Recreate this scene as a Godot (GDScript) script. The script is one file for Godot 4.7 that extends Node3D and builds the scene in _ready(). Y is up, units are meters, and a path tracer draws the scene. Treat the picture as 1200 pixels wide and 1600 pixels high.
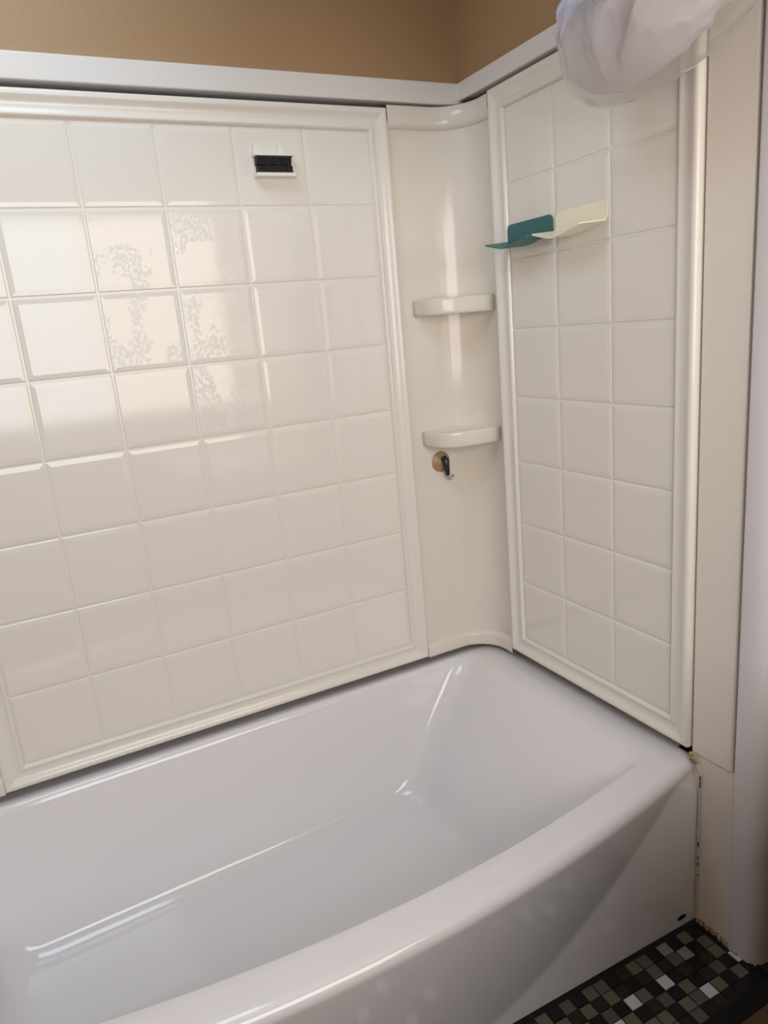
extends Node3D
# Bathroom tub alcove. Origin: where the faces of the two tiled panels would meet, on the floor.
# x runs along the back wall (to the left is negative), z comes out into the room, y is up. Metres.

const PITCH := 0.1604           # panel tile pitch
const DECK := 0.385             # height of the tub rim
const WX0 := -1.36              # window opening behind the camera
const WX1 := -0.005
const WY0 := 0.97
const WY1 := 1.92
const SX0 := -1.46              # skylight opening
const SX1 := -0.80
const SZ0 := 0.30
const SZ1 := 1.10
const PANE := [Color(0.89, 0.95, 1.0), Color(1.0, 0.87, 0.72)]   # light of the window's panes, linear
var M := {}
var used := {}
var rng := RandomNumberGenerator.new()


func _ready() -> void:
	rng.seed = 20240611
	_camera()
	_light()
	_materials()
	_shell()
	_floor()
	_window()
	_added_vanity()
	_tub()
	_panels()
	_corner_unit(1.0, "white moulded corner shelf unit between the two tiled panels", Vector3.ZERO, true)
	_corner_unit(-1.0, "white moulded corner unit at the left end of the tub", Vector3(-1.466, 0, 0), false)
	_boards()
	_caulk()
	_cat_brush()
	_soap_dishes()
	_hook()
	_curtain()
	_mat()


# ---------------------------------------------------------------- camera, light
func _camera() -> void:
	var c := Camera3D.new()
	c.name = "camera"
	c.fov = rad_to_deg(2.0 * atan(800.0 / 1118.0))
	c.near = 0.02
	c.far = 60.0
	add_child(c)
	c.position = Vector3(-1.0827, 1.2965, 1.5976)
	c.rotation_order = EULER_ORDER_YXZ
	c.rotation = Vector3(-0.2545, -0.4559, -0.0908)
	c.current = true


func _light() -> void:
	var e := Environment.new()
	e.background_mode = Environment.BG_COLOR
	e.background_color = Color(0.75, 0.83, 0.95)
	e.background_energy_multiplier = 1.0
	e.tonemap_mode = Environment.TONE_MAPPER_LINEAR
	e.tonemap_exposure = 1.0
	e.sdfgi_enabled = true
	e.ssao_enabled = true
	e.ssil_enabled = true
	var w := WorldEnvironment.new()
	w.name = "world_environment"
	w.environment = e
	add_child(w)
	# daylight through the two frosted panes of the window behind the camera: tints made up, cool left and warm right
	for k in 2:
		var a := AreaLight3D.new()
		a.name = "window_daylight_%d" % k
		a.area_size = Vector2((WX1 - WX0) / 2, WY1 - WY0)
		a.area_normalize_energy = true
		a.light_energy = 1.0
		a.light_color = PANE[k].linear_to_srgb()
		a.shadow_enabled = true
		a.area_range = 12.0
		add_child(a)
		a.position = Vector3(lerpf(WX0, WX1, 0.25 + 0.5 * k), (WY0 + WY1) / 2, 2.32)
	# bluer light of the open sky through the skylight over the left end of the tub
	var b := AreaLight3D.new()
	b.name = "skylight_daylight"
	b.area_size = Vector2(SX1 - SX0, SZ1 - SZ0)
	b.area_normalize_energy = true
	b.light_energy = 0.72
	b.light_color = Color(0.60, 0.83, 1.0).linear_to_srgb()
	b.shadow_enabled = true
	b.area_range = 12.0
	add_child(b)
	b.position = Vector3((SX0 + SX1) / 2, 2.405, (SZ0 + SZ1) / 2)
	b.rotation_degrees = Vector3(-90, 0, 0)


# ---------------------------------------------------------------- materials
func _mat_plain(c: Color, rough := 0.5, spec := 0.5) -> StandardMaterial3D:
	var m := StandardMaterial3D.new()
	m.albedo_color = c
	m.roughness = rough
	m.metallic_specular = spec
	return m


func _noise_tex(freq: float, ramp_pts: Array, sd: int, size := 512, octaves := 4, warp := false) -> NoiseTexture2D:
	var n := FastNoiseLite.new()
	n.seed = sd
	n.frequency = freq
	n.fractal_octaves = octaves
	n.noise_type = FastNoiseLite.TYPE_SIMPLEX_SMOOTH
	if warp:
		n.domain_warp_enabled = true
		n.domain_warp_amplitude = 20.0
	var t := NoiseTexture2D.new()
	t.width = size
	t.height = size
	t.seamless = true
	t.noise = n
	var g := Gradient.new()
	var offs := PackedFloat32Array()
	var cols := PackedColorArray()
	for p in ramp_pts:
		offs.append(p[0])
		cols.append(p[1])
	g.offsets = offs
	g.colors = cols
	t.color_ramp = g
	return t


# dried soap film: crowds of small dull specks and a few smears on an otherwise polished face
func _film_tex() -> ImageTexture:
	var crowd := FastNoiseLite.new()
	crowd.seed = 71
	crowd.frequency = 0.0048
	crowd.fractal_octaves = 3
	var speck := FastNoiseLite.new()
	speck.seed = 12
	speck.frequency = 0.05
	speck.fractal_octaves = 2
	var smear := FastNoiseLite.new()
	smear.seed = 5
	smear.frequency = 0.02
	smear.fractal_octaves = 4
	var im := Image.create_empty(1024, 1024, false, Image.FORMAT_L8)
	for y in 1024:
		for x in 1024:
			var c := smoothstep(-0.08, 0.28, crowd.get_noise_2d(x, y * 0.75))
			var k := smoothstep(0.03, 0.07, speck.get_noise_2d(x, y * 0.7) + 0.42 * (c - 0.52))
			var r := 0.075 + 0.28 * k * smoothstep(0.0, 0.3, c) + 0.05 * smoothstep(0.0, 0.5, smear.get_noise_2d(x * 0.6, y))
			im.set_pixel(x, y, Color(r, r, r))
	return ImageTexture.create_from_image(im)


func _grey(v: float) -> Color:
	return Color(v, v, v)


func _materials() -> void:
	# glossy moulded acrylic of the surround; some tiles carry dried soap film
	M.acrylic = _mat_plain(Color8(237, 232, 225), 0.085)
	var s := _mat_plain(Color8(237, 232, 225), 1.0)
	s.uv1_triplanar = true
	s.uv1_world_triplanar = true
	s.uv1_scale = Vector3(2.0, 2.0, 2.0)
	s.roughness_texture = _film_tex()
	M.filmed = s
	var f := _mat_plain(Color8(237, 232, 225), 0.19)
	M.frame = f
	M.cove = _mat_plain(Color8(232, 225, 215), 0.14)
	M.tub = _mat_plain(Color8(233, 231, 235), 0.085, 0.58)
	# painted plaster, faint roller texture
	var t := _mat_plain(Color8(172, 139, 105), 0.42)
	t.uv1_triplanar = true
	t.uv1_world_triplanar = true
	t.uv1_scale = Vector3(3, 3, 3)
	t.heightmap_enabled = false
	t.normal_enabled = true
	var nt := _noise_tex(0.06, [[0.0, Color.BLACK], [1.0, Color.WHITE]], 9, 512, 3)
	nt.as_normal_map = true
	nt.bump_strength = 2.0
	t.normal_texture = nt
	t.normal_scale = 0.25
	M.tan = t
	M.ceiling = _mat_plain(Color8(225, 220, 210), 0.9)
	# brushed white gloss paint on timber
	var p := _mat_plain(Color8(232, 228, 226), 0.32)
	p.uv1_triplanar = true
	p.uv1_world_triplanar = true
	p.uv1_scale = Vector3(1.5, 14, 1.5)
	var np := _noise_tex(0.03, [[0.0, Color.BLACK], [1.0, Color.WHITE]], 21, 512, 4)
	np.as_normal_map = true
	np.bump_strength = 1.5
	p.normal_enabled = true
	p.normal_texture = np
	p.normal_scale = 0.2
	M.paint = p
	M.board = _mat_plain(Color8(234, 226, 217), 0.28)
	M.casing = _mat_plain(Color8(222, 219, 224), 0.35)
	M.grout = _mat_plain(Color8(14, 13, 12), 0.8)
	M.dark = _mat_plain(Color8(10, 10, 10), 0.5)


# ---------------------------------------------------------------- helpers
func numbered(n: String) -> String:
	if not used.has(n):
		used[n] = 0
		return n
	used[n] += 1
	return "%s_%03d" % [n, used[n]]


func thing(called: String, label: String, category: String, at := Vector3.ZERO, group := "") -> Node3D:
	var o := Node3D.new()
	o.name = numbered(called)
	add_child(o)
	o.position = at
	o.set_meta("label", label)
	o.set_meta("category", category)
	if group != "":
		o.set_meta("group", group)
	return o


func structure(called: String, label: String, category: String) -> Node3D:
	var o := thing(called, label, category)
	o.set_meta("kind", "structure")
	return o


func part(called: String, mesh: Mesh, mat: Material, parent: Node, at := Vector3.ZERO) -> MeshInstance3D:
	var o := MeshInstance3D.new()
	o.name = called
	o.mesh = mesh
	o.material_override = mat
	o.position = at
	o.cast_shadow = GeometryInstance3D.SHADOW_CASTING_SETTING_ON
	parent.add_child(o, true)
	return o


func new_st() -> SurfaceTool:
	var st := SurfaceTool.new()
	st.begin(Mesh.PRIMITIVE_TRIANGLES)
	return st


func done(st: SurfaceTool) -> ArrayMesh:
	st.generate_normals()
	return st.commit()


func tri(st: SurfaceTool, a: Vector3, b: Vector3, c: Vector3, sg := -1) -> void:
	st.set_smooth_group(sg)
	st.add_vertex(a)
	st.add_vertex(b)
	st.add_vertex(c)


# corners given counter-clockwise as seen from the front
func quad(st: SurfaceTool, a: Vector3, b: Vector3, c: Vector3, d: Vector3, sg := -1) -> void:
	tri(st, a, c, b, sg)
	tri(st, a, d, c, sg)


func add_box(st: SurfaceTool, lo: Vector3, hi: Vector3) -> void:
	var a := lo
	var b := hi
	quad(st, Vector3(a.x, a.y, b.z), Vector3(b.x, a.y, b.z), Vector3(b.x, b.y, b.z), Vector3(a.x, b.y, b.z))
	quad(st, Vector3(b.x, a.y, a.z), Vector3(a.x, a.y, a.z), Vector3(a.x, b.y, a.z), Vector3(b.x, b.y, a.z))
	quad(st, Vector3(a.x, a.y, a.z), Vector3(a.x, a.y, b.z), Vector3(a.x, b.y, b.z), Vector3(a.x, b.y, a.z))
	quad(st, Vector3(b.x, a.y, b.z), Vector3(b.x, a.y, a.z), Vector3(b.x, b.y, a.z), Vector3(b.x, b.y, b.z))
	quad(st, Vector3(a.x, b.y, b.z), Vector3(b.x, b.y, b.z), Vector3(b.x, b.y, a.z), Vector3(a.x, b.y, a.z))
	quad(st, Vector3(a.x, a.y, a.z), Vector3(b.x, a.y, a.z), Vector3(b.x, a.y, b.z), Vector3(a.x, a.y, b.z))


func box(lo: Vector3, hi: Vector3) -> ArrayMesh:
	var st := new_st()
	add_box(st, lo, hi)
	return done(st)


# rows of points joined into one smooth sheet; flip turns it over
func add_grid(st: SurfaceTool, rows: Array, flip := false, closed := false, sg := 0) -> void:
	for r in rows.size() - 1:
		var p: PackedVector3Array = rows[r]
		var q: PackedVector3Array = rows[r + 1]
		var n := p.size()
		for k in (n if closed else n - 1):
			var k2 := (k + 1) % n
			if flip:
				quad(st, p[k], q[k], q[k2], p[k2], sg)
			else:
				quad(st, p[k], p[k2], q[k2], q[k], sg)


# closed polygon in a plane, pushed along w; smooth sides when sg >= 0
func prism(poly: PackedVector2Array, o: Vector3, u: Vector3, v: Vector3, w: Vector3, sg := -1) -> ArrayMesh:
	var st := new_st()
	var n := poly.size()
	var flip := Geometry2D.is_polygon_clockwise(poly) != (u.cross(v).dot(w) < 0.0)
	for k in n:
		var a := o + u * poly[k].x + v * poly[k].y
		var b := o + u * poly[(k + 1) % n].x + v * poly[(k + 1) % n].y
		if flip:
			quad(st, b, a, a + w, b + w, sg)
		else:
			quad(st, a, b, b + w, a + w, sg)
	var ids := Geometry2D.triangulate_polygon(poly)
	for k in range(0, ids.size(), 3):
		var t := []
		for j in 3:
			t.append(o + u * poly[ids[k + j]].x + v * poly[ids[k + j]].y)
		tri(st, t[0], t[1], t[2])
		tri(st, t[0] + w, t[2] + w, t[1] + w)
	return done(st)


func tube(pts: PackedVector3Array, rads: PackedFloat32Array, sides := 12) -> ArrayMesh:
	var st := new_st()
	var rows := []
	var up := Vector3(0.31, 0.2, 0.93).normalized()
	for k in pts.size():
		var d := (pts[min(k + 1, pts.size() - 1)] - pts[max(k - 1, 0)]).normalized()
		var a := d.cross(up).normalized()
		var b := d.cross(a).normalized()
		var row := PackedVector3Array()
		for j in sides:
			var t := TAU * j / sides
			row.append(pts[k] + (a * cos(t) + b * sin(t)) * rads[k])
		rows.append(row)
	add_grid(st, rows, false, true)
	for e in [0, pts.size() - 1]:
		for j in sides:
			var r: PackedVector3Array = rows[e]
			if e == 0:
				tri(st, pts[e], r[j], r[(j + 1) % sides], 1)
			else:
				tri(st, pts[e], r[(j + 1) % sides], r[j], 1)
	return done(st)


func lathe(profile: Array, axis_o: Vector3, axis: Vector3, sides := 24) -> ArrayMesh:
	var st := new_st()
	var a := axis.cross(Vector3(0.3, 0.9, 0.2)).normalized()
	var b := axis.cross(a).normalized()
	var rows := []
	for p in profile:
		var row := PackedVector3Array()
		for j in sides:
			var t := TAU * j / sides
			row.append(axis_o + axis * p[1] + (a * cos(t) + b * sin(t)) * p[0])
		rows.append(row)
	add_grid(st, rows, true, true)
	return done(st)


# ---------------------------------------------------------------- room shell
func _shell() -> void:
	var o := structure("wall_back", "tan painted wall above the tiled back panel", "wall")
	var st := new_st()
	add_box(st, Vector3(-1.62, 0, -0.13), Vector3(0.14, 1.80, -0.065))
	add_box(st, Vector3(-1.62, 1.80, -0.13), Vector3(0.14, 2.4, -0.003))
	part("plaster", done(st), M.tan, o)
	o = structure("wall_right", "tan painted wall above the tiled side panel", "wall")
	st = new_st()
	add_box(st, Vector3(0.065, 0, -0.065), Vector3(0.13, 1.80, 0.70))
	add_box(st, Vector3(0.003, 1.80, -0.003), Vector3(0.13, 2.4, 0.86))
	add_box(st, Vector3(0.014, 0, 0.70), Vector3(0.13, 1.80, 0.86))
	add_box(st, Vector3(0.014, 2.05, 0.86), Vector3(0.13, 2.4, 1.30))
	add_box(st, Vector3(0.014, 0, 1.30), Vector3(0.13, 2.4, 2.42))
	part("plaster", done(st), M.tan, o)
	o = structure("wall_left", "tan painted wall at the left end of the tub", "wall")
	part("plaster", box(Vector3(-1.62, 0, -0.032), Vector3(-1.50, 2.4, 2.42)), M.tan, o)
	o = structure("wall_closet", "dark inner walls of the closet beyond the white casing", "wall")
	st = new_st()
	add_box(st, Vector3(0.60, 0, 0.74), Vector3(0.70, 2.4, 1.42))
	add_box(st, Vector3(0.13, 0, 0.74), Vector3(0.60, 2.4, 0.86))
	add_box(st, Vector3(0.13, 0, 1.30), Vector3(0.60, 2.4, 1.42))
	part("plaster", done(st), M.tan, o)
	o = structure("wall_front", "tan painted wall with the window, behind the viewer", "wall")
	st = new_st()
	add_box(st, Vector3(-1.50, 0, 2.30), Vector3(WX0, 2.4, 2.42))
	add_box(st, Vector3(WX1, 0, 2.30), Vector3(0.014, 2.4, 2.42))
	add_box(st, Vector3(WX0, 0, 2.30), Vector3(WX1, WY0, 2.42))
	add_box(st, Vector3(WX0, WY1, 2.30), Vector3(WX1, 2.4, 2.42))
	part("plaster", done(st), M.tan, o)
	o = structure("ceiling", "off-white bathroom ceiling", "ceiling")
	st = new_st()
	add_box(st, Vector3(-1.62, 2.4, -0.13), Vector3(SX0, 2.5, 2.42))
	add_box(st, Vector3(SX1, 2.4, -0.13), Vector3(0.70, 2.5, 2.42))
	add_box(st, Vector3(SX0, 2.4, -0.13), Vector3(SX1, 2.5, SZ0))
	add_box(st, Vector3(SX0, 2.4, SZ1), Vector3(SX1, 2.5, 2.42))
	part("plaster", done(st), M.ceiling, o)


func _window() -> void:
	var o := structure("window_1", "frosted bathroom window with white frame, behind the viewer", "window")
	for k in 2:
		var g := _mat_plain(Color8(235, 240, 245), 0.4)
		g.emission_enabled = true
		g.emission = PANE[k].linear_to_srgb()
		g.emission_energy_multiplier = 0.6
		var xm := (WX0 + WX1) / 2
		part("pane", box(Vector3(WX0 if k == 0 else xm, WY0, 2.35), Vector3(xm if k == 0 else WX1, WY1, 2.36)), g, o)
	for b in [[Vector3(WX0 - 0.06, WY0, 2.28), Vector3(WX0, WY1 + 0.06, 2.30)], [Vector3(WX1, WY0, 2.28), Vector3(WX1 + 0.012, WY1 + 0.06, 2.30)], [Vector3(WX0, WY1, 2.28), Vector3(WX1, WY1 + 0.06, 2.30)]]:
		part("window_frame", box(b[0], b[1]), M.paint, o)
	part("window_sill", box(Vector3(WX0 - 0.06, WY0 - 0.035, 2.24), Vector3(WX1 + 0.012, WY0, 2.30)), M.paint, o)
	o = structure("window_2", "frosted skylight in the ceiling above the tub", "window")
	var k := _mat_plain(Color8(235, 240, 245), 0.4)
	k.emission_enabled = true
	k.emission = Color(0.60, 0.83, 1.0).linear_to_srgb()
	k.emission_energy_multiplier = 0.6
	part("pane", box(Vector3(SX0, 2.44, SZ0), Vector3(SX1, 2.45, SZ1)), k, o)
	for b in [[Vector3(SX0 - 0.04, 2.385, SZ0 - 0.04), Vector3(SX0, 2.4, SZ1 + 0.04)], [Vector3(SX1, 2.385, SZ0 - 0.04), Vector3(SX1 + 0.04, 2.4, SZ1 + 0.04)], [Vector3(SX0, 2.385, SZ0 - 0.04), Vector3(SX1, 2.4, SZ0)], [Vector3(SX0, 2.385, SZ1), Vector3(SX1, 2.4, SZ1 + 0.04)]]:
		part("window_frame", box(b[0], b[1]), M.paint, o)


func _added_vanity() -> void:
	# added out of view by the right wall to shade the apron and floor
	var o := thing("added_vanity", "added unseen vanity cabinet, dark wood with white top, shading the apron", "cabinet", Vector3(-0.24, 0, 1.78))
	var wd := _mat_plain(Color8(58, 44, 34), 0.5)
	part("body", box(Vector3(-0.25, 0.06, -0.44), Vector3(0.25, 0.74, 0.44)), wd, o)
	part("toe_kick", box(Vector3(-0.20, 0, -0.42), Vector3(0.25, 0.06, 0.42)), wd, o)
	for k in 2:
		var d := part("door", box(Vector3(-0.268, 0.09, -0.425 + 0.43 * k), Vector3(-0.25, 0.71, -0.005 + 0.43 * k)), wd, o)
		part("knob", lathe([[0.0, 0.022], [0.010, 0.020], [0.013, 0.014], [0.008, 0.008], [0.005, 0.0]], Vector3(-0.268, 0.62, -0.05 + 0.10 * k), Vector3(-1, 0, 0), 14), M.paint, d)
	part("worktop", box(Vector3(-0.275, 0.74, -0.455), Vector3(0.25, 0.775, 0.455)), M.paint, o)


# ---------------------------------------------------------------- mosaic floor
func _floor() -> void:
	var o := structure("floor", "dark glass mosaic floor in black, grey, olive and pale tiles", "floor")
	part("grout_bed", box(Vector3(-1.62, -0.1, -0.13), Vector3(0.70, -0.0006, 2.42)), M.grout, o)
	var mats := {}
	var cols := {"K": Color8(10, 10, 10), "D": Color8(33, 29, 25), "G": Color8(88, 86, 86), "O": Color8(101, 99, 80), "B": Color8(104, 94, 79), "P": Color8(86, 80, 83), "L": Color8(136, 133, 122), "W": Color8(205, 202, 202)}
	for k in cols:
		mats[k] = _mat_plain(cols[k], 0.12)
	# what the photograph shows, row by row away from the tub, first column nearest the white board
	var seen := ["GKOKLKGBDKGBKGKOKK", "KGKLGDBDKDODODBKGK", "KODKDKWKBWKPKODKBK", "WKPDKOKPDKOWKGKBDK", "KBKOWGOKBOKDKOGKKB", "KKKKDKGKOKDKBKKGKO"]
	var st := new_st()
	var s := 0.0128
	var y0 := -0.0006
	var y1 := 0.0010
	var b0 := [Vector3(-s, y0, s), Vector3(s, y0, s), Vector3(s, y0, -s), Vector3(-s, y0, -s)]
	var b1 := []
	var t2 := []
	for p in b0:
		b1.append(Vector3(p.x, y1 - 0.0006, p.z))
		t2.append(Vector3(p.x * 0.95, y1, p.z * 0.95))
	for k in 4:
		var k2 := (k + 1) % 4
		quad(st, b0[k], b0[k2], b1[k2], b1[k])
		quad(st, b1[k], b1[k2], t2[k2], t2[k])
	quad(st, t2[0], t2[1], t2[2], t2[3])
	var mesh := done(st)
	var turn := Basis(Vector3.UP, -0.023)
	var rest := {}
	var count := 0
	for j in range(-1, 16):
		for i in range(-4, 50):
			var at := Vector3(0.0018, 0, 0.748) + turn * Vector3(-0.0283 * i, 0, 0.0273 * j)
			if at.x > 0.0 and at.z < 0.90 and not (at.x < 0.006 and j >= 3):
				continue
			if at.x < -1.46 or at.z < 0.733 + 0.024 * at.x - 0.01:
				continue
			var k := "K"
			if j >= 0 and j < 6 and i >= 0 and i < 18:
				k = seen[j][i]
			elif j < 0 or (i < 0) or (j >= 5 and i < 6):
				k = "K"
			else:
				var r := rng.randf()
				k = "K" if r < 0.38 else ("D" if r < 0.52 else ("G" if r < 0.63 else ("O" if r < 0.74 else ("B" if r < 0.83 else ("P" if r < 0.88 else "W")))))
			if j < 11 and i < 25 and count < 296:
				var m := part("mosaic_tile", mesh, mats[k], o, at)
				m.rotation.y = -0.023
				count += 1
			else:
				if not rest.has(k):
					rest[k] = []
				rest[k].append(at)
	# the tiles beyond those that can be picked apart
	var joined := ArrayMesh.new()
	for k in rest:
		var rt := new_st()
		for at in rest[k]:
			rt.append_from(mesh, 0, Transform3D(turn, at))
		rt.commit(joined)
		joined.surface_set_material(joined.get_surface_count() - 1, mats[k])
	var ri := MeshInstance3D.new()
	ri.name = "mosaic_field"
	ri.mesh = joined
	ri.set_meta("kind", "stuff")
	o.add_child(ri, true)


# ---------------------------------------------------------------- bathtub
func bow(x: float) -> float:
	return max(0.690, 0.708 + 0.086 * (1.0 - pow((x + 0.69) / 0.702, 2.0)))


func lip(x: float) -> float:
	return 0.714 - 0.19 * pow(x + 0.66, 2.0)


func ring(xl: float, xr: float, zb: float, front: Callable, r: float, y: float, sk := 0.0) -> PackedVector3Array:
	var p := PackedVector3Array()
	var nb := 40
	var nc := 10
	for k in nb:                                            # back side, left to right
		var bx := lerpf(xl + r, xr - r, float(k) / nb)
		p.append(Vector3(bx, y, zb + sk * (xr - r - bx)))
	for k in nc:                                            # back right corner
		var a := PI / 2 * k / nc
		p.append(Vector3(xr - r + r * sin(a), y, zb + r - r * cos(a)))
	var zr: float = front.call(xr - r)
	for k in 16:                                            # right side
		p.append(Vector3(xr, y, lerpf(zb + r, zr - r, k / 16.0)))
	for k in nc:                                            # front right corner
		var a := PI / 2 * k / nc
		p.append(Vector3(xr - r + r * cos(a), y, zr - r + r * sin(a)))
	for k in nb:                                            # front side, right to left
		var x := lerpf(xr - r, xl + r, float(k) / nb)
		p.append(Vector3(x, y, front.call(x)))
	var zl: float = front.call(xl + r)
	for k in nc:
		var a := PI / 2 * k / nc
		p.append(Vector3(xl + r - r * sin(a), y, zl - r + r * cos(a)))
	for k in 16:
		p.append(Vector3(xl, y, lerpf(zl - r, zb + sk * (xr - xl - 2 * r) + r, k / 16.0)))
	for k in nc:
		var a := PI / 2 * k / nc
		p.append(Vector3(xl + r - r * cos(a), y, zb + sk * (xr - xl - 2 * r) + r - r * sin(a)))
	return p


func _tub() -> void:
	var o := thing("bathtub", "glossy white bathtub with bowed front apron", "bathtub")
	var rows := []
	rows.append(ring(-1.498, 0.060, -0.060, func(x): return bow(x) - 0.045, 0.004, DECK))
	rows.append(ring(-1.470, 0.004, -0.012, func(x): return lerpf(lip(x), bow(x) - 0.045, 0.8), 0.012, DECK))
	rows.append(ring(-1.440, -0.030, 0.006, func(x): return lerpf(lip(x), bow(x) - 0.045, 0.6), 0.02, DECK))
	rows.append(ring(-1.400, -0.064, 0.020, func(x): return lip(x) + 0.005, 0.045, DECK))
	# left edge, right edge, back edge, front inset, corner radius, height, lean of the back edge
	var lv := [
		[-1.392, -0.078, 0.027, 0.0022, 0.046, DECK - 0.0008, 0.0], [-1.386, -0.090, 0.033, 0.0002, 0.047, DECK - 0.0035, 0.0], [-1.382, -0.103, 0.037, -0.0012, 0.048, DECK - 0.010, 0.0],
		[-1.379, -0.117, 0.040, -0.0035, 0.050, 0.364, 0.001], [-1.376, -0.135, 0.043, -0.008, 0.052, 0.348, 0.002], [-1.368, -0.170, 0.050, -0.020, 0.055, 0.310, 0.005],
		[-1.358, -0.212, 0.058, -0.036, 0.058, 0.255, 0.010], [-1.348, -0.250, 0.066, -0.052, 0.062, 0.200, 0.016], [-1.340, -0.282, 0.073, -0.068, 0.066, 0.150, 0.022],
		[-1.334, -0.304, 0.080, -0.082, 0.068, 0.115, 0.027], [-1.327, -0.320, 0.087, -0.094, 0.070, 0.092, 0.030], [-1.314, -0.338, 0.098, -0.108, 0.070, 0.0785, 0.032],
		[-1.296, -0.360, 0.114, -0.125, 0.070, 0.0700, 0.034], [-1.268, -0.392, 0.138, -0.150, 0.068, 0.0660, 0.034], [-1.200, -0.46, 0.19, -0.20, 0.05, 0.0640, 0.02], [-1.05, -0.62, 0.27, -0.28, 0.03, 0.0630, 0.0]]
	for l in lv:
		var off: float = l[3]
		rows.append(ring(l[0], l[1], l[2], func(x): return lip(x) + off, l[4], l[5], l[6]))
	for r in 5:                                             # behind the lip the ledge falls a little towards the walls
		var row: PackedVector3Array = rows[r]
		for k in row.size():
			var q := row[k]
			var fb := pow(clampf(1.0 - (q.z + 0.028) / 0.058, 0.0, 1.0), 1.3)
			var fr := 0.6 * pow(clampf(1.0 - (0.028 - q.x) / 0.060, 0.0, 1.0), 1.3) * smoothstep(0.66, 0.50, q.z)
			row[k].y -= 0.011 * maxf(fb, fr)
		rows[r] = row
	var st := new_st()
	add_grid(st, rows, true, true)
	var last: PackedVector3Array = rows[-1]
	var mid := Vector3(-0.83, 0.0625, 0.36)
	for k in last.size():
		tri(st, mid, last[k], last[(k + 1) % last.size()], 0)
	part("basin", done(st), M.tub, o)
	# rim roll and apron: a bowed skirt that leans back into a flat lower panel
	st = new_st()
	rows = []
	var nx := 240
	var ys := PackedFloat32Array()
	for k in nx + 1:
		var x := lerpf(-1.496, 0.013, float(k) / nx)
		var row := PackedVector3Array()
		var b := bow(x)
		var flat := 0.7225 + 0.024 * x
		row.append(Vector3(x, DECK, b - 0.045))
		row.append(Vector3(x, DECK, b - 0.034))
		for a in 15:
			var t := PI / 2 * 1.14 * a / 14.0
			row.append(Vector3(x, DECK - 0.021 * (1.0 - cos(t)), b - 0.023 + 0.023 * sin(t)))
		var y1: float = row[-1].y
		var z1: float = row[-1].z
		for a in range(1, 91):
			var y := lerpf(y1, 0.0, a / 90.0)
			var zz := z1 - 0.235 * (y1 - y)
			var fl := minf(flat, b - 0.004 + 0.30 * maxf(0.0, DECK - 0.021 - y))
			var h := zz - fl                      # soft crease where the bow meets the flat panel
			row.append(Vector3(x, y, fl + 0.5 * (h + sqrt(h * h + 0.0000045))))
		rows.append(row)
	add_grid(st, rows, true)
	part("apron", done(st), M.tub, o)
	# small oval opening low on the apron by the wall
	var ov := PackedVector2Array()
	for k in 20:
		ov.append(Vector2(0.0125 * cos(TAU * k / 20), 0.0052 * sin(TAU * k / 20)))
	var hole := part("vent_hole", prism(ov, Vector3(-0.036, 0.022, 0.7205), Vector3(1, 0.05, 0.024), Vector3(0, 1, 0), Vector3(0, 0, 0.0022)), M.dark, o)
	hole.set_meta("label", "small black oval opening low on the apron")


# ---------------------------------------------------------------- tiled panels
func tile_mesh() -> ArrayMesh:
	# a shallow pillow, face in the xy plane looking along +z
	var st := new_st()
	var h := PITCH / 2 - 0.0014
	var rings := [[h, -0.0030], [h - 0.0026, -0.0009], [h - 0.0108, 0.0]]
	var pts := []
	for r in rings:
		var a: float = r[0]
		pts.append([Vector3(-a, -a, r[1]), Vector3(a, -a, r[1]), Vector3(a, a, r[1]), Vector3(-a, a, r[1])])
	for r in 2:
		for k in 4:
			var k2 := (k + 1) % 4
			quad(st, pts[r][k], pts[r][k2], pts[r + 1][k2], pts[r + 1][k])
	quad(st, pts[2][0], pts[2][1], pts[2][2], pts[2][3])
	return done(st)


func frame_mesh(w: float, h: float) -> ArrayMesh:
	# moulded border round a w x h field, mitred; local xy plane, origin at the field's lower left
	var prof := [[-0.001, -0.0026], [0.0000, 0.0000], [0.0012, 0.0034], [0.0032, 0.0054], [0.0058, 0.0060], [0.0084, 0.0052], [0.0108, 0.0038], [0.0150, 0.0030], [0.0215, 0.0032], [0.0265, 0.0048],
		[0.0310, 0.0078], [0.0350, 0.0104], [0.0385, 0.0116], [0.0420, 0.0115], [0.0450, 0.0100], [0.0470, 0.0072], [0.0480, 0.0030], [0.0480, -0.0115]]
	var st := new_st()
	var sides := []
	for s in 4:
		var rows := []
		for p in prof:
			var u: float = p[0]
			var c := [Vector3(-u, -u, p[1]), Vector3(w + u, -u, p[1]), Vector3(w + u, h + u, p[1]), Vector3(-u, h + u, p[1])]
			rows.append(PackedVector3Array([c[s], c[(s + 1) % 4]]))
		add_grid(st, rows, true, false, s + 1)
	return done(st)


func _panel(label: String, cols: int, xf: Transform3D) -> void:
	var o := thing("surround_panel", label, "wall panel")
	o.transform = xf
	var w := PITCH * cols
	var h := 0.16 * 8
	part("backing", box(Vector3(-0.002, -0.002, -0.0115), Vector3(w + 0.002, h + 0.002, -0.0027)), M.frame, o)
	part("frame", frame_mesh(w, h), M.frame, o)
	var tm := tile_mesh()
	for j in 8:
		for i in cols:
			var t := part("tile", tm, M.filmed if cols == 6 and (i == 2 or i == 3) and j >= 4 and j <= 6 and not (i == 2 and j == 4) else M.acrylic, o, Vector3(PITCH * (i + 0.5), 0.16 * (j + 0.5), 0))
			t.scale = Vector3(1, 0.16 / PITCH, 1)


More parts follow.
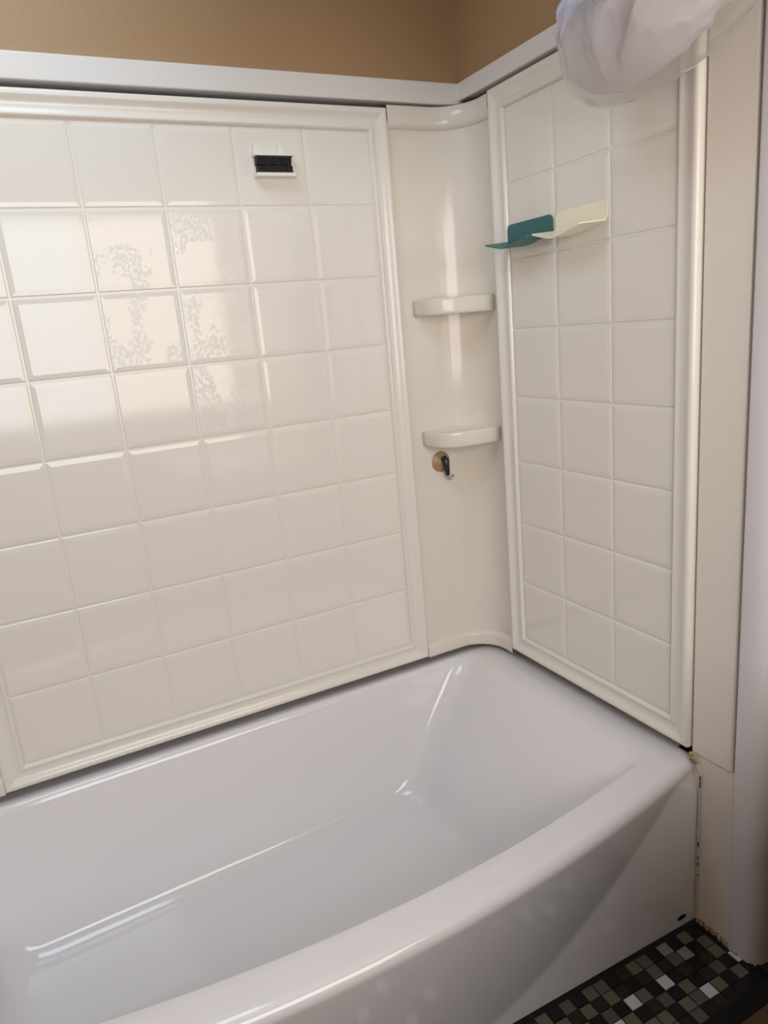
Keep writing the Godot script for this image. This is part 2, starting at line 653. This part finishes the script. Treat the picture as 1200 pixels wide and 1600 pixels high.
func _panels() -> void:
	_panel("large white panel of embossed square tiles on the back wall", 6, Transform3D(Basis(), Vector3(-1.2145, 0.4481, 0)))
	_panel("narrow white panel of embossed square tiles on the right wall", 3, Transform3D(Basis(Vector3.UP, -PI / 2), Vector3(0, 0.4590, 0.1729)))


# ---------------------------------------------------------------- corner units
func cove_path(off: float, sgn: float) -> PackedVector2Array:
	# plan of the corner (x, z), pushed out of the corner by off
	var p := PackedVector2Array()
	var r := 0.098
	p.append(Vector2(-0.2043, -0.004 + off))
	p.append(Vector2(-0.170, -0.004 + off))
	for k in 15:
		var a := PI / 2 * k / 14.0
		p.append(Vector2(0.004 - r + (r - off) * sin(a), -0.004 + r - (r - off) * cos(a)))
	p.append(Vector2(0.004 - off, 0.1247))
	if sgn < 0:
		for k in p.size():
			p[k].x = -p[k].x
	return p


func _corner_unit(sgn: float, label: String, at: Vector3, shelves: bool) -> void:
	var o := thing("corner_shelf_unit", label, "corner unit", at)
	var bands := {"wall_shell": [[0.0, 0.420], [0.0, 1.752]],
		"base_band": [[-0.006, 0.397], [0.011, 0.397], [0.012, 0.402], [0.012, 0.424], [0.0105, 0.430], [0.007, 0.4345], [0.003, 0.437], [0.0, 0.4385]],
		"top_band": [[0.0, 1.733], [0.004, 1.7345], [0.009, 1.739], [0.012, 1.746], [0.013, 1.756], [0.0125, 1.779], [0.010, 1.782], [-0.006, 1.782]]}
	for b in bands:
		var st := new_st()
		var rows := []
		for p in bands[b]:
			var row := PackedVector3Array()
			for q in cove_path(p[0], sgn):
				row.append(Vector3(q.x, p[1], q.y))
			rows.append(row)
		add_grid(st, rows, sgn < 0)
		part(b, done(st), M.cove, o)
	if not shelves:
		return
	var plan := PackedVector2Array([Vector2(0.006, 0.103), Vector2(-0.03, 0.1025), Vector2(-0.063, 0.1015), Vector2(-0.090, 0.0985), Vector2(-0.113, 0.0935), Vector2(-0.132, 0.0870),
		Vector2(-0.146, 0.0770), Vector2(-0.1545, 0.0650), Vector2(-0.1595, 0.0510), Vector2(-0.163, 0.034), Vector2(-0.166, 0.015), Vector2(-0.168, -0.006),
		Vector2(-0.12, -0.006), Vector2(-0.08, -0.003), Vector2(-0.03, 0.012), Vector2(-0.004, 0.05), Vector2(0.006, 0.08)])
	var mid := Vector2(-0.07, 0.05)
	for top in [1.022, 1.347]:
		# scale about the middle, height below the top
		var prof := [[0.0, -0.0385], [0.95, -0.0385], [0.985, -0.0360], [0.998, -0.031], [1.0, -0.020], [1.005, -0.008], [1.0, -0.0030], [0.985, -0.0004], [0.955, 0.0], [0.91, -0.0015], [0.88, -0.006], [0.85, -0.0075], [0.0, -0.0080]]
		var st := new_st()
		var rows := []
		for p in prof:
			var row := PackedVector3Array()
			for q in plan:
				var z := mid + (q - mid) * float(p[0])
				row.append(Vector3(z.x, top + p[1], z.y))
			rows.append(row)
		add_grid(st, rows, false, true)
		part("shelf", done(st), M.cove, o)


# ---------------------------------------------------------------- timber trim, boards, casing
func round_bar(w: float, d: float, r: float) -> PackedVector2Array:
	# w wide, d deep, the two front edges rounded; front towards +y, back on y = 0
	var p := PackedVector2Array([Vector2(0, 0), Vector2(w, 0)])
	for k in 6:
		var a := PI / 2 * k / 5.0
		p.append(Vector2(w - r + r * cos(a), d - r + r * sin(a)))
	for k in 6:
		var a := PI / 2 * k / 5.0
		p.append(Vector2(r - r * sin(a), d - r + r * cos(a)))
	return p


func _boards() -> void:
	var o := structure("trim_1", "white painted wooden batten above the back panel", "trim")
	part("batten", prism(round_bar(0.047, 0.042, 0.003), Vector3(-1.50, 1.788, -0.032), Vector3(0, 1, 0), Vector3(0, 0, 1), Vector3(1.505, 0, 0)), M.paint, o)
	o = structure("trim_2", "white painted wooden batten above the side panel", "trim")
	part("batten", prism(round_bar(0.040, 0.038, 0.003), Vector3(0.030, 1.796, 0.010), Vector3(0, 1, 0), Vector3(-1, 0, 0), Vector3(0, 0, 0.695)), M.paint, o)
	o = structure("trim_3", "white painted upper board between side panel and casing", "trim")
	part("board", prism(round_bar(0.094, 0.012, 0.006), Vector3(0.014, 0.405, 0.7050), Vector3(0, 0, 1), Vector3(-1, 0, 0), Vector3(0, 1.43, 0)), M.board, o)
	o = structure("trim_4", "white painted lower board beside the tub apron", "trim")
	part("board", prism(round_bar(0.099, 0.009, 0.003), Vector3(0.014, 0.0, 0.7050), Vector3(0, 0, 1), Vector3(-1, 0, 0), Vector3(0, 0.4035, 0)), M.board, o)
	o = structure("trim_5", "bluish white door casing at the right edge, with rounded corner", "trim")
	var p := PackedVector2Array([Vector2(0.8070, 0.016), Vector2(0.8075, -0.0005), Vector2(0.8095, -0.0035), Vector2(0.813, -0.0045), Vector2(0.838, -0.0045), Vector2(0.852, -0.002),
		Vector2(0.862, 0.006), Vector2(0.869, 0.017), Vector2(0.872, 0.032), Vector2(0.872, 0.128), Vector2(0.860, 0.128), Vector2(0.860, 0.016)])
	part("casing", prism(p, Vector3(0, 0, 0), Vector3(0, 0, 1), Vector3(1, 0, 0), Vector3(0, 2.1, 0), 0), M.casing, o)


func bead(pts: Array, r: float, rough: float, sd: int) -> ArrayMesh:
	# a run of old sealant: an uneven rope through the points
	var n := FastNoiseLite.new()
	n.seed = sd
	n.frequency = 1.0
	var ps := PackedVector3Array()
	var rs := PackedFloat32Array()
	var d := 0.0
	for k in pts.size() - 1:
		var a: Vector3 = pts[k]
		var b: Vector3 = pts[k + 1]
		var m := int(ceil(a.distance_to(b) / 0.003))
		for j in m + (1 if k == pts.size() - 2 else 0):
			var p := a.lerp(b, float(j) / m)
			d += 0.003
			p += Vector3(n.get_noise_2d(d * 90.0, 3.0), n.get_noise_2d(d * 90.0, 40.0), n.get_noise_2d(d * 90.0, 80.0)) * r * rough
			ps.append(p)
			rs.append(r * (1.0 + rough * 0.9 * n.get_noise_2d(d * 130.0, 9.0)))
	return tube(ps, rs, 8)


func _caulk() -> void:
	var o := thing("caulk_bead", "old cracked caulk in the corner between tub apron and board", "caulk")
	var w := _mat_plain(Color8(214, 202, 186), 0.5)
	var br := _mat_plain(Color8(255, 255, 255), 0.8)
	br.uv1_triplanar = true
	br.uv1_world_triplanar = true
	br.uv1_scale = Vector3(9, 9, 9)
	br.albedo_texture = _noise_tex(0.03, [[0.0, Color8(70, 48, 32)], [0.42, Color8(128, 96, 68)], [0.55, Color8(196, 174, 148)], [1.0, Color8(214, 198, 178)]], 33, 512, 4)
	part("corner_run", bead([Vector3(0.0035, 0.012, 0.7270), Vector3(0.0035, 0.36, 0.7270), Vector3(0.0035, 0.385, 0.7150)], 0.0032, 0.35, 3), w, o)
	var fl := part("floor_run", bead([Vector3(0.001, 0.004, 0.7290), Vector3(0.001, 0.004, 0.765), Vector3(0.003, 0.002, 0.806)], 0.0052, 0.6, 6), br, o)
	fl.set_meta("label", "brown crusted caulk along the floor")
	part("casing_run", bead([Vector3(0.000, 0.002, 0.806), Vector3(-0.002, 0.002, 0.845), Vector3(0.010, 0.002, 0.866)], 0.0040, 0.8, 12), br, o)
	var ye := _mat_plain(Color8(188, 160, 112), 0.6)
	for c in [[Vector3(-0.003, 0.4030, 0.7075), 0.0042], [Vector3(-0.004, 0.3955, 0.7115), 0.0048], [Vector3(-0.001, 0.3900, 0.7160), 0.0038]]:
		part("lump", bead([c[0], c[0] + Vector3(-0.001, -0.005, 0.002)], c[1], 0.9, 17), ye, o)
	# gaps where the run has cracked open
	for c in [[0.357, 0.0100], [0.345, 0.0140], [0.20, 0.012], [0.165, 0.007], [0.150, 0.010], [0.120, 0.005]]:
		part("crack", bead([Vector3(0.0008, c[0], 0.7292), Vector3(0.0006, c[0] - c[1], 0.7294)], 0.0011, 0.5, int(c[0] * 1000)), M.dark, o)
	var sm := thing("paint_seam", "ragged paint seam where the upper and lower boards meet", "seam")
	part("seam", bead([Vector3(0.0042, 0.4045, 0.716), Vector3(0.0042, 0.4035, 0.795)], 0.0012, 0.6, 51), w, sm)


# ---------------------------------------------------------------- things on the walls
func _cat_brush() -> void:
	var o := thing("cat_scratcher", "white cat-eared grooming brush holder with black bristles on back panel", "pet brush", Vector3(-0.4925, 1.6262, 0.0))
	var w := _mat_plain(Color8(240, 236, 228), 0.35)
	var k := _mat_plain(Color8(16, 19, 26), 0.45)
	part("back_plate", prism(PackedVector2Array([Vector2(-0.043, 0), Vector2(0.043, 0), Vector2(0.043, 0.042), Vector2(0.016, 0.043), Vector2(0.006, 0.0455), Vector2(-0.008, 0.0455), Vector2(-0.018, 0.043), Vector2(-0.043, 0.042)]), Vector3.ZERO, Vector3(1, 0, 0), Vector3(0, 1, 0), Vector3(0, 0, 0.004)), w, o)
	part("top_plate", prism(round_bar(0.090, 0.024, 0.004), Vector3(-0.045, 0.0395, 0.0005), Vector3(1, 0, 0), Vector3(0, 0, 1), Vector3(0, 0.0032, 0)), w, o)
	part("bottom_plate", prism(round_bar(0.092, 0.026, 0.004), Vector3(-0.045, -0.001, 0.0005), Vector3(1, 0, 0), Vector3(0, 0, 1), Vector3(0, 0.0065, 0)), w, o)
	for e in [[-0.0435, -0.0200, -0.0370], [0.0075, 0.0310, 0.0195]]:
		part("ear", prism(PackedVector2Array([Vector2(e[0], 0.0425), Vector2(e[1], 0.0425), Vector2(e[2] + 0.0012, 0.0675), Vector2(e[2] - 0.0012, 0.0675)]), Vector3(0, 0, 0.001), Vector3(1, 0, 0), Vector3(0, 1, 0), Vector3(0, 0, 0.008)), w, o)
	for b in [[0.0395, 0.0222, -0.002], [0.0055, 0.0205, 0.000]]:
		var st := new_st()
		add_box(st, Vector3(-0.040, min(b[0], b[0] + signf(b[1] - b[0]) * 0.004), 0.005), Vector3(0.039, max(b[0], b[0] + signf(b[1] - b[0]) * 0.004), 0.021))
		for i in 19:
			var x := -0.0380 + i * 0.00421
			for d in 4:
				var z := 0.0065 + d * 0.0040
				var tip := Vector3(x + b[2] + rng.randf_range(-0.0006, 0.0006), b[1] + rng.randf_range(-0.0008, 0.0008), z + rng.randf_range(-0.0005, 0.0005))
				var root := Vector3(x, b[0], z)
				var r := 0.00135
				var a := [root + Vector3(-r, 0, -r), root + Vector3(r, 0, -r), root + Vector3(r, 0, r), root + Vector3(-r, 0, r)]
				var t := [tip + Vector3(-r, 0, -r), tip + Vector3(r, 0, -r), tip + Vector3(r, 0, r), tip + Vector3(-r, 0, r)]
				for q in 4:
					quad(st, a[q], a[(q + 1) % 4], t[(q + 1) % 4], t[q])
				quad(st, t[0], t[1], t[2], t[3])
		part("bristles", done(st), k, o)


func _soap_dish(label: String, col: Color, z0: float, z1: float, valley: float, dy: float) -> void:
	var o := thing("soap_dish", label, "soap dish", Vector3(0, 1.4570 + dy, z0), "bent-sheet soap dishes on the right wall")
	var m := _mat_plain(col, 0.45)
	var w := z1 - z0
	var th := 0.0026
	var n := 40
	# height of the gutter fold along the dish
	var fold := func(s: float) -> float:
		var a := absf(s - valley) / (valley if s < valley else 1.0 - valley)
		return -0.0175 * (1.0 - sqrt(a * a + 0.02) / sqrt(1.02))
	# wall plate with rounded top corners
	var poly := PackedVector2Array()
	var r := 0.012
	for k in 21:
		var s := k / 20.0
		poly.append(Vector2(w * s, fold.call(s)))
	for k in 7:
		var a := PI / 2 * k / 6.0
		poly.append(Vector2(w - r + r * cos(a), 0.0355 - r + r * sin(a)))
	for k in 7:
		var a := PI / 2 * k / 6.0
		poly.append(Vector2(r - r * sin(a), 0.0355 - r + r * cos(a)))
	part("wall_plate", prism(poly, Vector3(-0.0004, 0, 0), Vector3(0, 0, 1), Vector3(0, 1, 0), Vector3(-th, 0, 0)), m, o)
	# folded tray: top and underside, closed all round
	var top := []
	var bot := []
	for i in 13:
		var t := i / 12.0
		var ra := PackedVector3Array()
		var rb := PackedVector3Array()
		for k in n + 1:
			var s := float(k) / n
			# outer corners rounded by pulling the ends in
			var edge := minf(s, 1.0 - s) * w
			var reach := 0.071
			if edge < 0.008:
				reach -= 0.008 - sqrt(maxf(0.0, 0.008 * 0.008 - pow(0.008 - edge, 2.0)))
			var x := -t * reach
			var drop := -0.0045 * t
			var y: float = fold.call(s) + drop + 0.0035 * pow(1.0 - minf(t / 0.12, 1.0), 2.0)
			ra.append(Vector3(x - 0.0006, y, w * s))
			rb.append(Vector3(x - 0.0006, y - th, w * s))
		top.append(ra)
		bot.append(rb)
	var st := new_st()
	add_grid(st, top, true, false, 0)
	add_grid(st, bot, false, false, 1)
	for i in 12:
		for k in [0, n]:
			quad(st, top[i][k], bot[i][k], bot[i + 1][k], top[i + 1][k])
	for k in n:
		for i in [0, 12]:
			quad(st, top[i][k], bot[i][k], bot[i][k + 1], top[i][k + 1])
	part("tray", done(st), m, o)


func _soap_dishes() -> void:
	_soap_dish("teal bent-sheet soap dish, left of the cream one on the side panel", Color8(52, 112, 114), 0.1735, 0.3290, 0.46, 0.0)
	_soap_dish("cream bent-sheet soap dish, right of the teal one on the side panel", Color8(250, 243, 222), 0.3395, 0.4890, 0.42, 0.0)


func _hook() -> void:
	var o := thing("suction_hook", "tan suction cup hook with black stem under the lower corner shelf", "hook", Vector3(-0.117, 0.935, -0.004))
	var cup := _mat_plain(Color8(166, 140, 104), 0.35)
	part("suction_cup", lathe([[0.0, 0.012], [0.007, 0.0118], [0.011, 0.009], [0.016, 0.006], [0.022, 0.003], [0.0268, 0.0015], [0.028, 0.0]], Vector3.ZERO, Vector3(0, 0, 1)), cup, o)
	var k := _mat_plain(Color8(42, 42, 44), 0.3)
	part("stem", tube(PackedVector3Array([Vector3(0.002, 0.008, 0.011), Vector3(0.002, 0.009, 0.016), Vector3(0.003, 0.006, 0.0185), Vector3(0.005, -0.010, 0.0185), Vector3(0.007, -0.026, 0.0180), Vector3(0.008, -0.035, 0.0175)]), PackedFloat32Array([0.007, 0.0095, 0.010, 0.0085, 0.007, 0.0055])), k, o)
	var c := _mat_plain(Color8(190, 190, 192), 0.15)
	c.metallic = 0.9
	var pts := PackedVector3Array()
	var rr := PackedFloat32Array()
	pts.append(Vector3(0.008, -0.032, 0.0175))
	for i in 12:
		var a := PI * 1.15 * i / 11.0
		pts.append(Vector3(0.008 + 0.0065 - 0.0065 * cos(a), -0.039 - 0.0065 * sin(a), 0.0185 + 0.004 * i / 11.0))
	for p in pts:
		rr.append(0.0034)
	part("hook_wire", tube(pts, rr, 10), c, o)


# ---------------------------------------------------------------- gathered shower curtain with clear liner
func _sack(inset: float, right_in: float, folds: float, sd: int, lowest: float) -> ArrayMesh:
	var n := FastNoiseLite.new()
	n.seed = sd
	n.frequency = 1.0
	n.fractal_octaves = 2
	# height above the lowest point, left z, right z, half depth
	var prof := [[0.0, 0.655, 0.675, 0.008], [0.004, 0.612, 0.725, 0.018], [0.012, 0.584, 0.765, 0.034], [0.028, 0.561, 0.806, 0.058], [0.050, 0.548, 0.838, 0.083],
		[0.08, 0.550, 0.868, 0.106], [0.105, 0.547, 0.885, 0.112], [0.13, 0.545, 0.896, 0.102], [0.16, 0.542, 0.908, 0.084], [0.20, 0.540, 0.912, 0.066], [0.25, 0.55, 0.90, 0.056], [0.30, 0.62, 0.86, 0.050], [0.365, 0.72, 0.77, 0.040]]
	var st := new_st()
	var rows := []
	var sides := 200
	var steps := 110
	for v in steps + 1:
		var f := float(v) / steps * (prof.size() - 1)
		var k := mini(int(f), prof.size() - 2)
		var t := f - k
		var a: Array = prof[maxi(k - 1, 0)]
		var b: Array = prof[k]
		var c: Array = prof[k + 1]
		var d: Array = prof[mini(k + 2, prof.size() - 1)]
		var q := []
		for m in 4:
			q.append(cubic_interpolate(b[m], c[m], a[m], d[m], t))
		var h := float(q[0])
		var row := PackedVector3Array()
		for j in sides:
			var an := TAU * j / sides
			var right := smoothstep(0.35, -0.5, wrapf(an - 2.4, -PI, PI))     # 1 towards the room, 0 towards the tub corner
			var cz := (float(q[1]) + float(q[2]) - right_in) / 2
			var hz := (float(q[2]) - float(q[1]) - right_in) / 2 - inset
			var hx := float(q[3]) - inset
			# swags that follow the hem on one side, slack pleats running down on the other
			var fade := smoothstep(0.0, 0.05, h)
			var swag := sin(h * 105.0 + 1.3 * sin(an * 2.0 + sd) + 2.0 * n.get_noise_2d(an * 0.8, h * 4.0))
			swag = 1.0 - 2.0 * pow(absf(swag), 0.7)
			var pleat := 1.0 - 2.6 * absf(n.get_noise_2d(an * 1.5 + h * 7.0, h * 2.0 + 11.0))
			pleat += 0.28 * (1.0 - 2.8 * absf(n.get_noise_2d(an * 2.2 - h * 4.0 + 40.0, h * 2.0)))
			var k2 := 1.0 + folds * fade * lerpf(pleat * 1.15, swag * 0.55 + 0.25 * pleat, right)
			row.append(Vector3(-0.125 + cos(an) * maxf(hx, 0.004) * k2, lowest + h + inset * 0.7, cz + sin(an) * maxf(hz, 0.004) * (1.0 + 0.3 * (k2 - 1.0))))
		rows.append(row)
	add_grid(st, rows, false, true)
	return done(st)


func _curtain() -> void:
	var rod := thing("curtain_rod", "white shower curtain rod above the front of the tub", "curtain rod")
	part("rod", tube(PackedVector3Array([Vector3(-1.5, 1.985, 0.745), Vector3(0.003, 1.985, 0.745)]), PackedFloat32Array([0.0125, 0.0125]), 16), M.paint, rod)
	var o := thing("shower_curtain", "pale lilac-white shower curtain bunched up with clear liner", "shower curtain")
	var cl := _mat_plain(Color8(212, 209, 226), 0.36)
	cl.rim_enabled = true
	cl.rim = 0.25
	part("cloth", _sack(0.010, 0.036, 0.17, 4, 1.617), cl, o)
	# unseen gather on the rod, widened to shade the upper right corner
	var rows := []
	for r in 8:
		var row := PackedVector3Array()
		for k in 261:
			var u := k / 260.0
			var y := lerpf(2.002, 1.722 - 0.03 * u, r / 7.0)
			row.append(Vector3(lerpf(-0.03, -0.78, u), y, 0.745 + (0.030 + 0.012 * sin(u * 17.0)) * sin(u * 150.0 + 0.5 * sin(r * 0.7))))
		rows.append(row)
	var st := new_st()
	add_grid(st, rows, true)
	part("shading_gather", done(st), cl, o)
	var li := _mat_plain(Color8(228, 222, 212, 75), 0.15)
	li.transparency = BaseMaterial3D.TRANSPARENCY_ALPHA
	var lm := part("liner", _sack(0.0, 0.0, 0.05, 8, 1.606), li, o)
	lm.set_meta("label", "clear plastic liner round the cloth")


func _mat() -> void:
	var o := thing("bath_mat", "brown bath mat on a wider black sheet at the lower right", "bath mat", Vector3(-0.18, 0.001, 1.165))
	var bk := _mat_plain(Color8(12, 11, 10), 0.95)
	var bn := _mat_plain(Color8(92, 72, 50), 0.95)
	part("border", prism(round_bar(0.42, 0.007, 0.003), Vector3(-0.21, 0, -0.268), Vector3(1, 0, 0), Vector3(0, 1, 0), Vector3(0, 0, 0.42)), bk, o)  # wider black sheet round the brown field
	part("field", prism(round_bar(0.34, 0.0095, 0.003), Vector3(-0.17, 0, -0.230), Vector3(1, 0, 0), Vector3(0, 1, 0), Vector3(0, 0, 0.34)), bn, o)
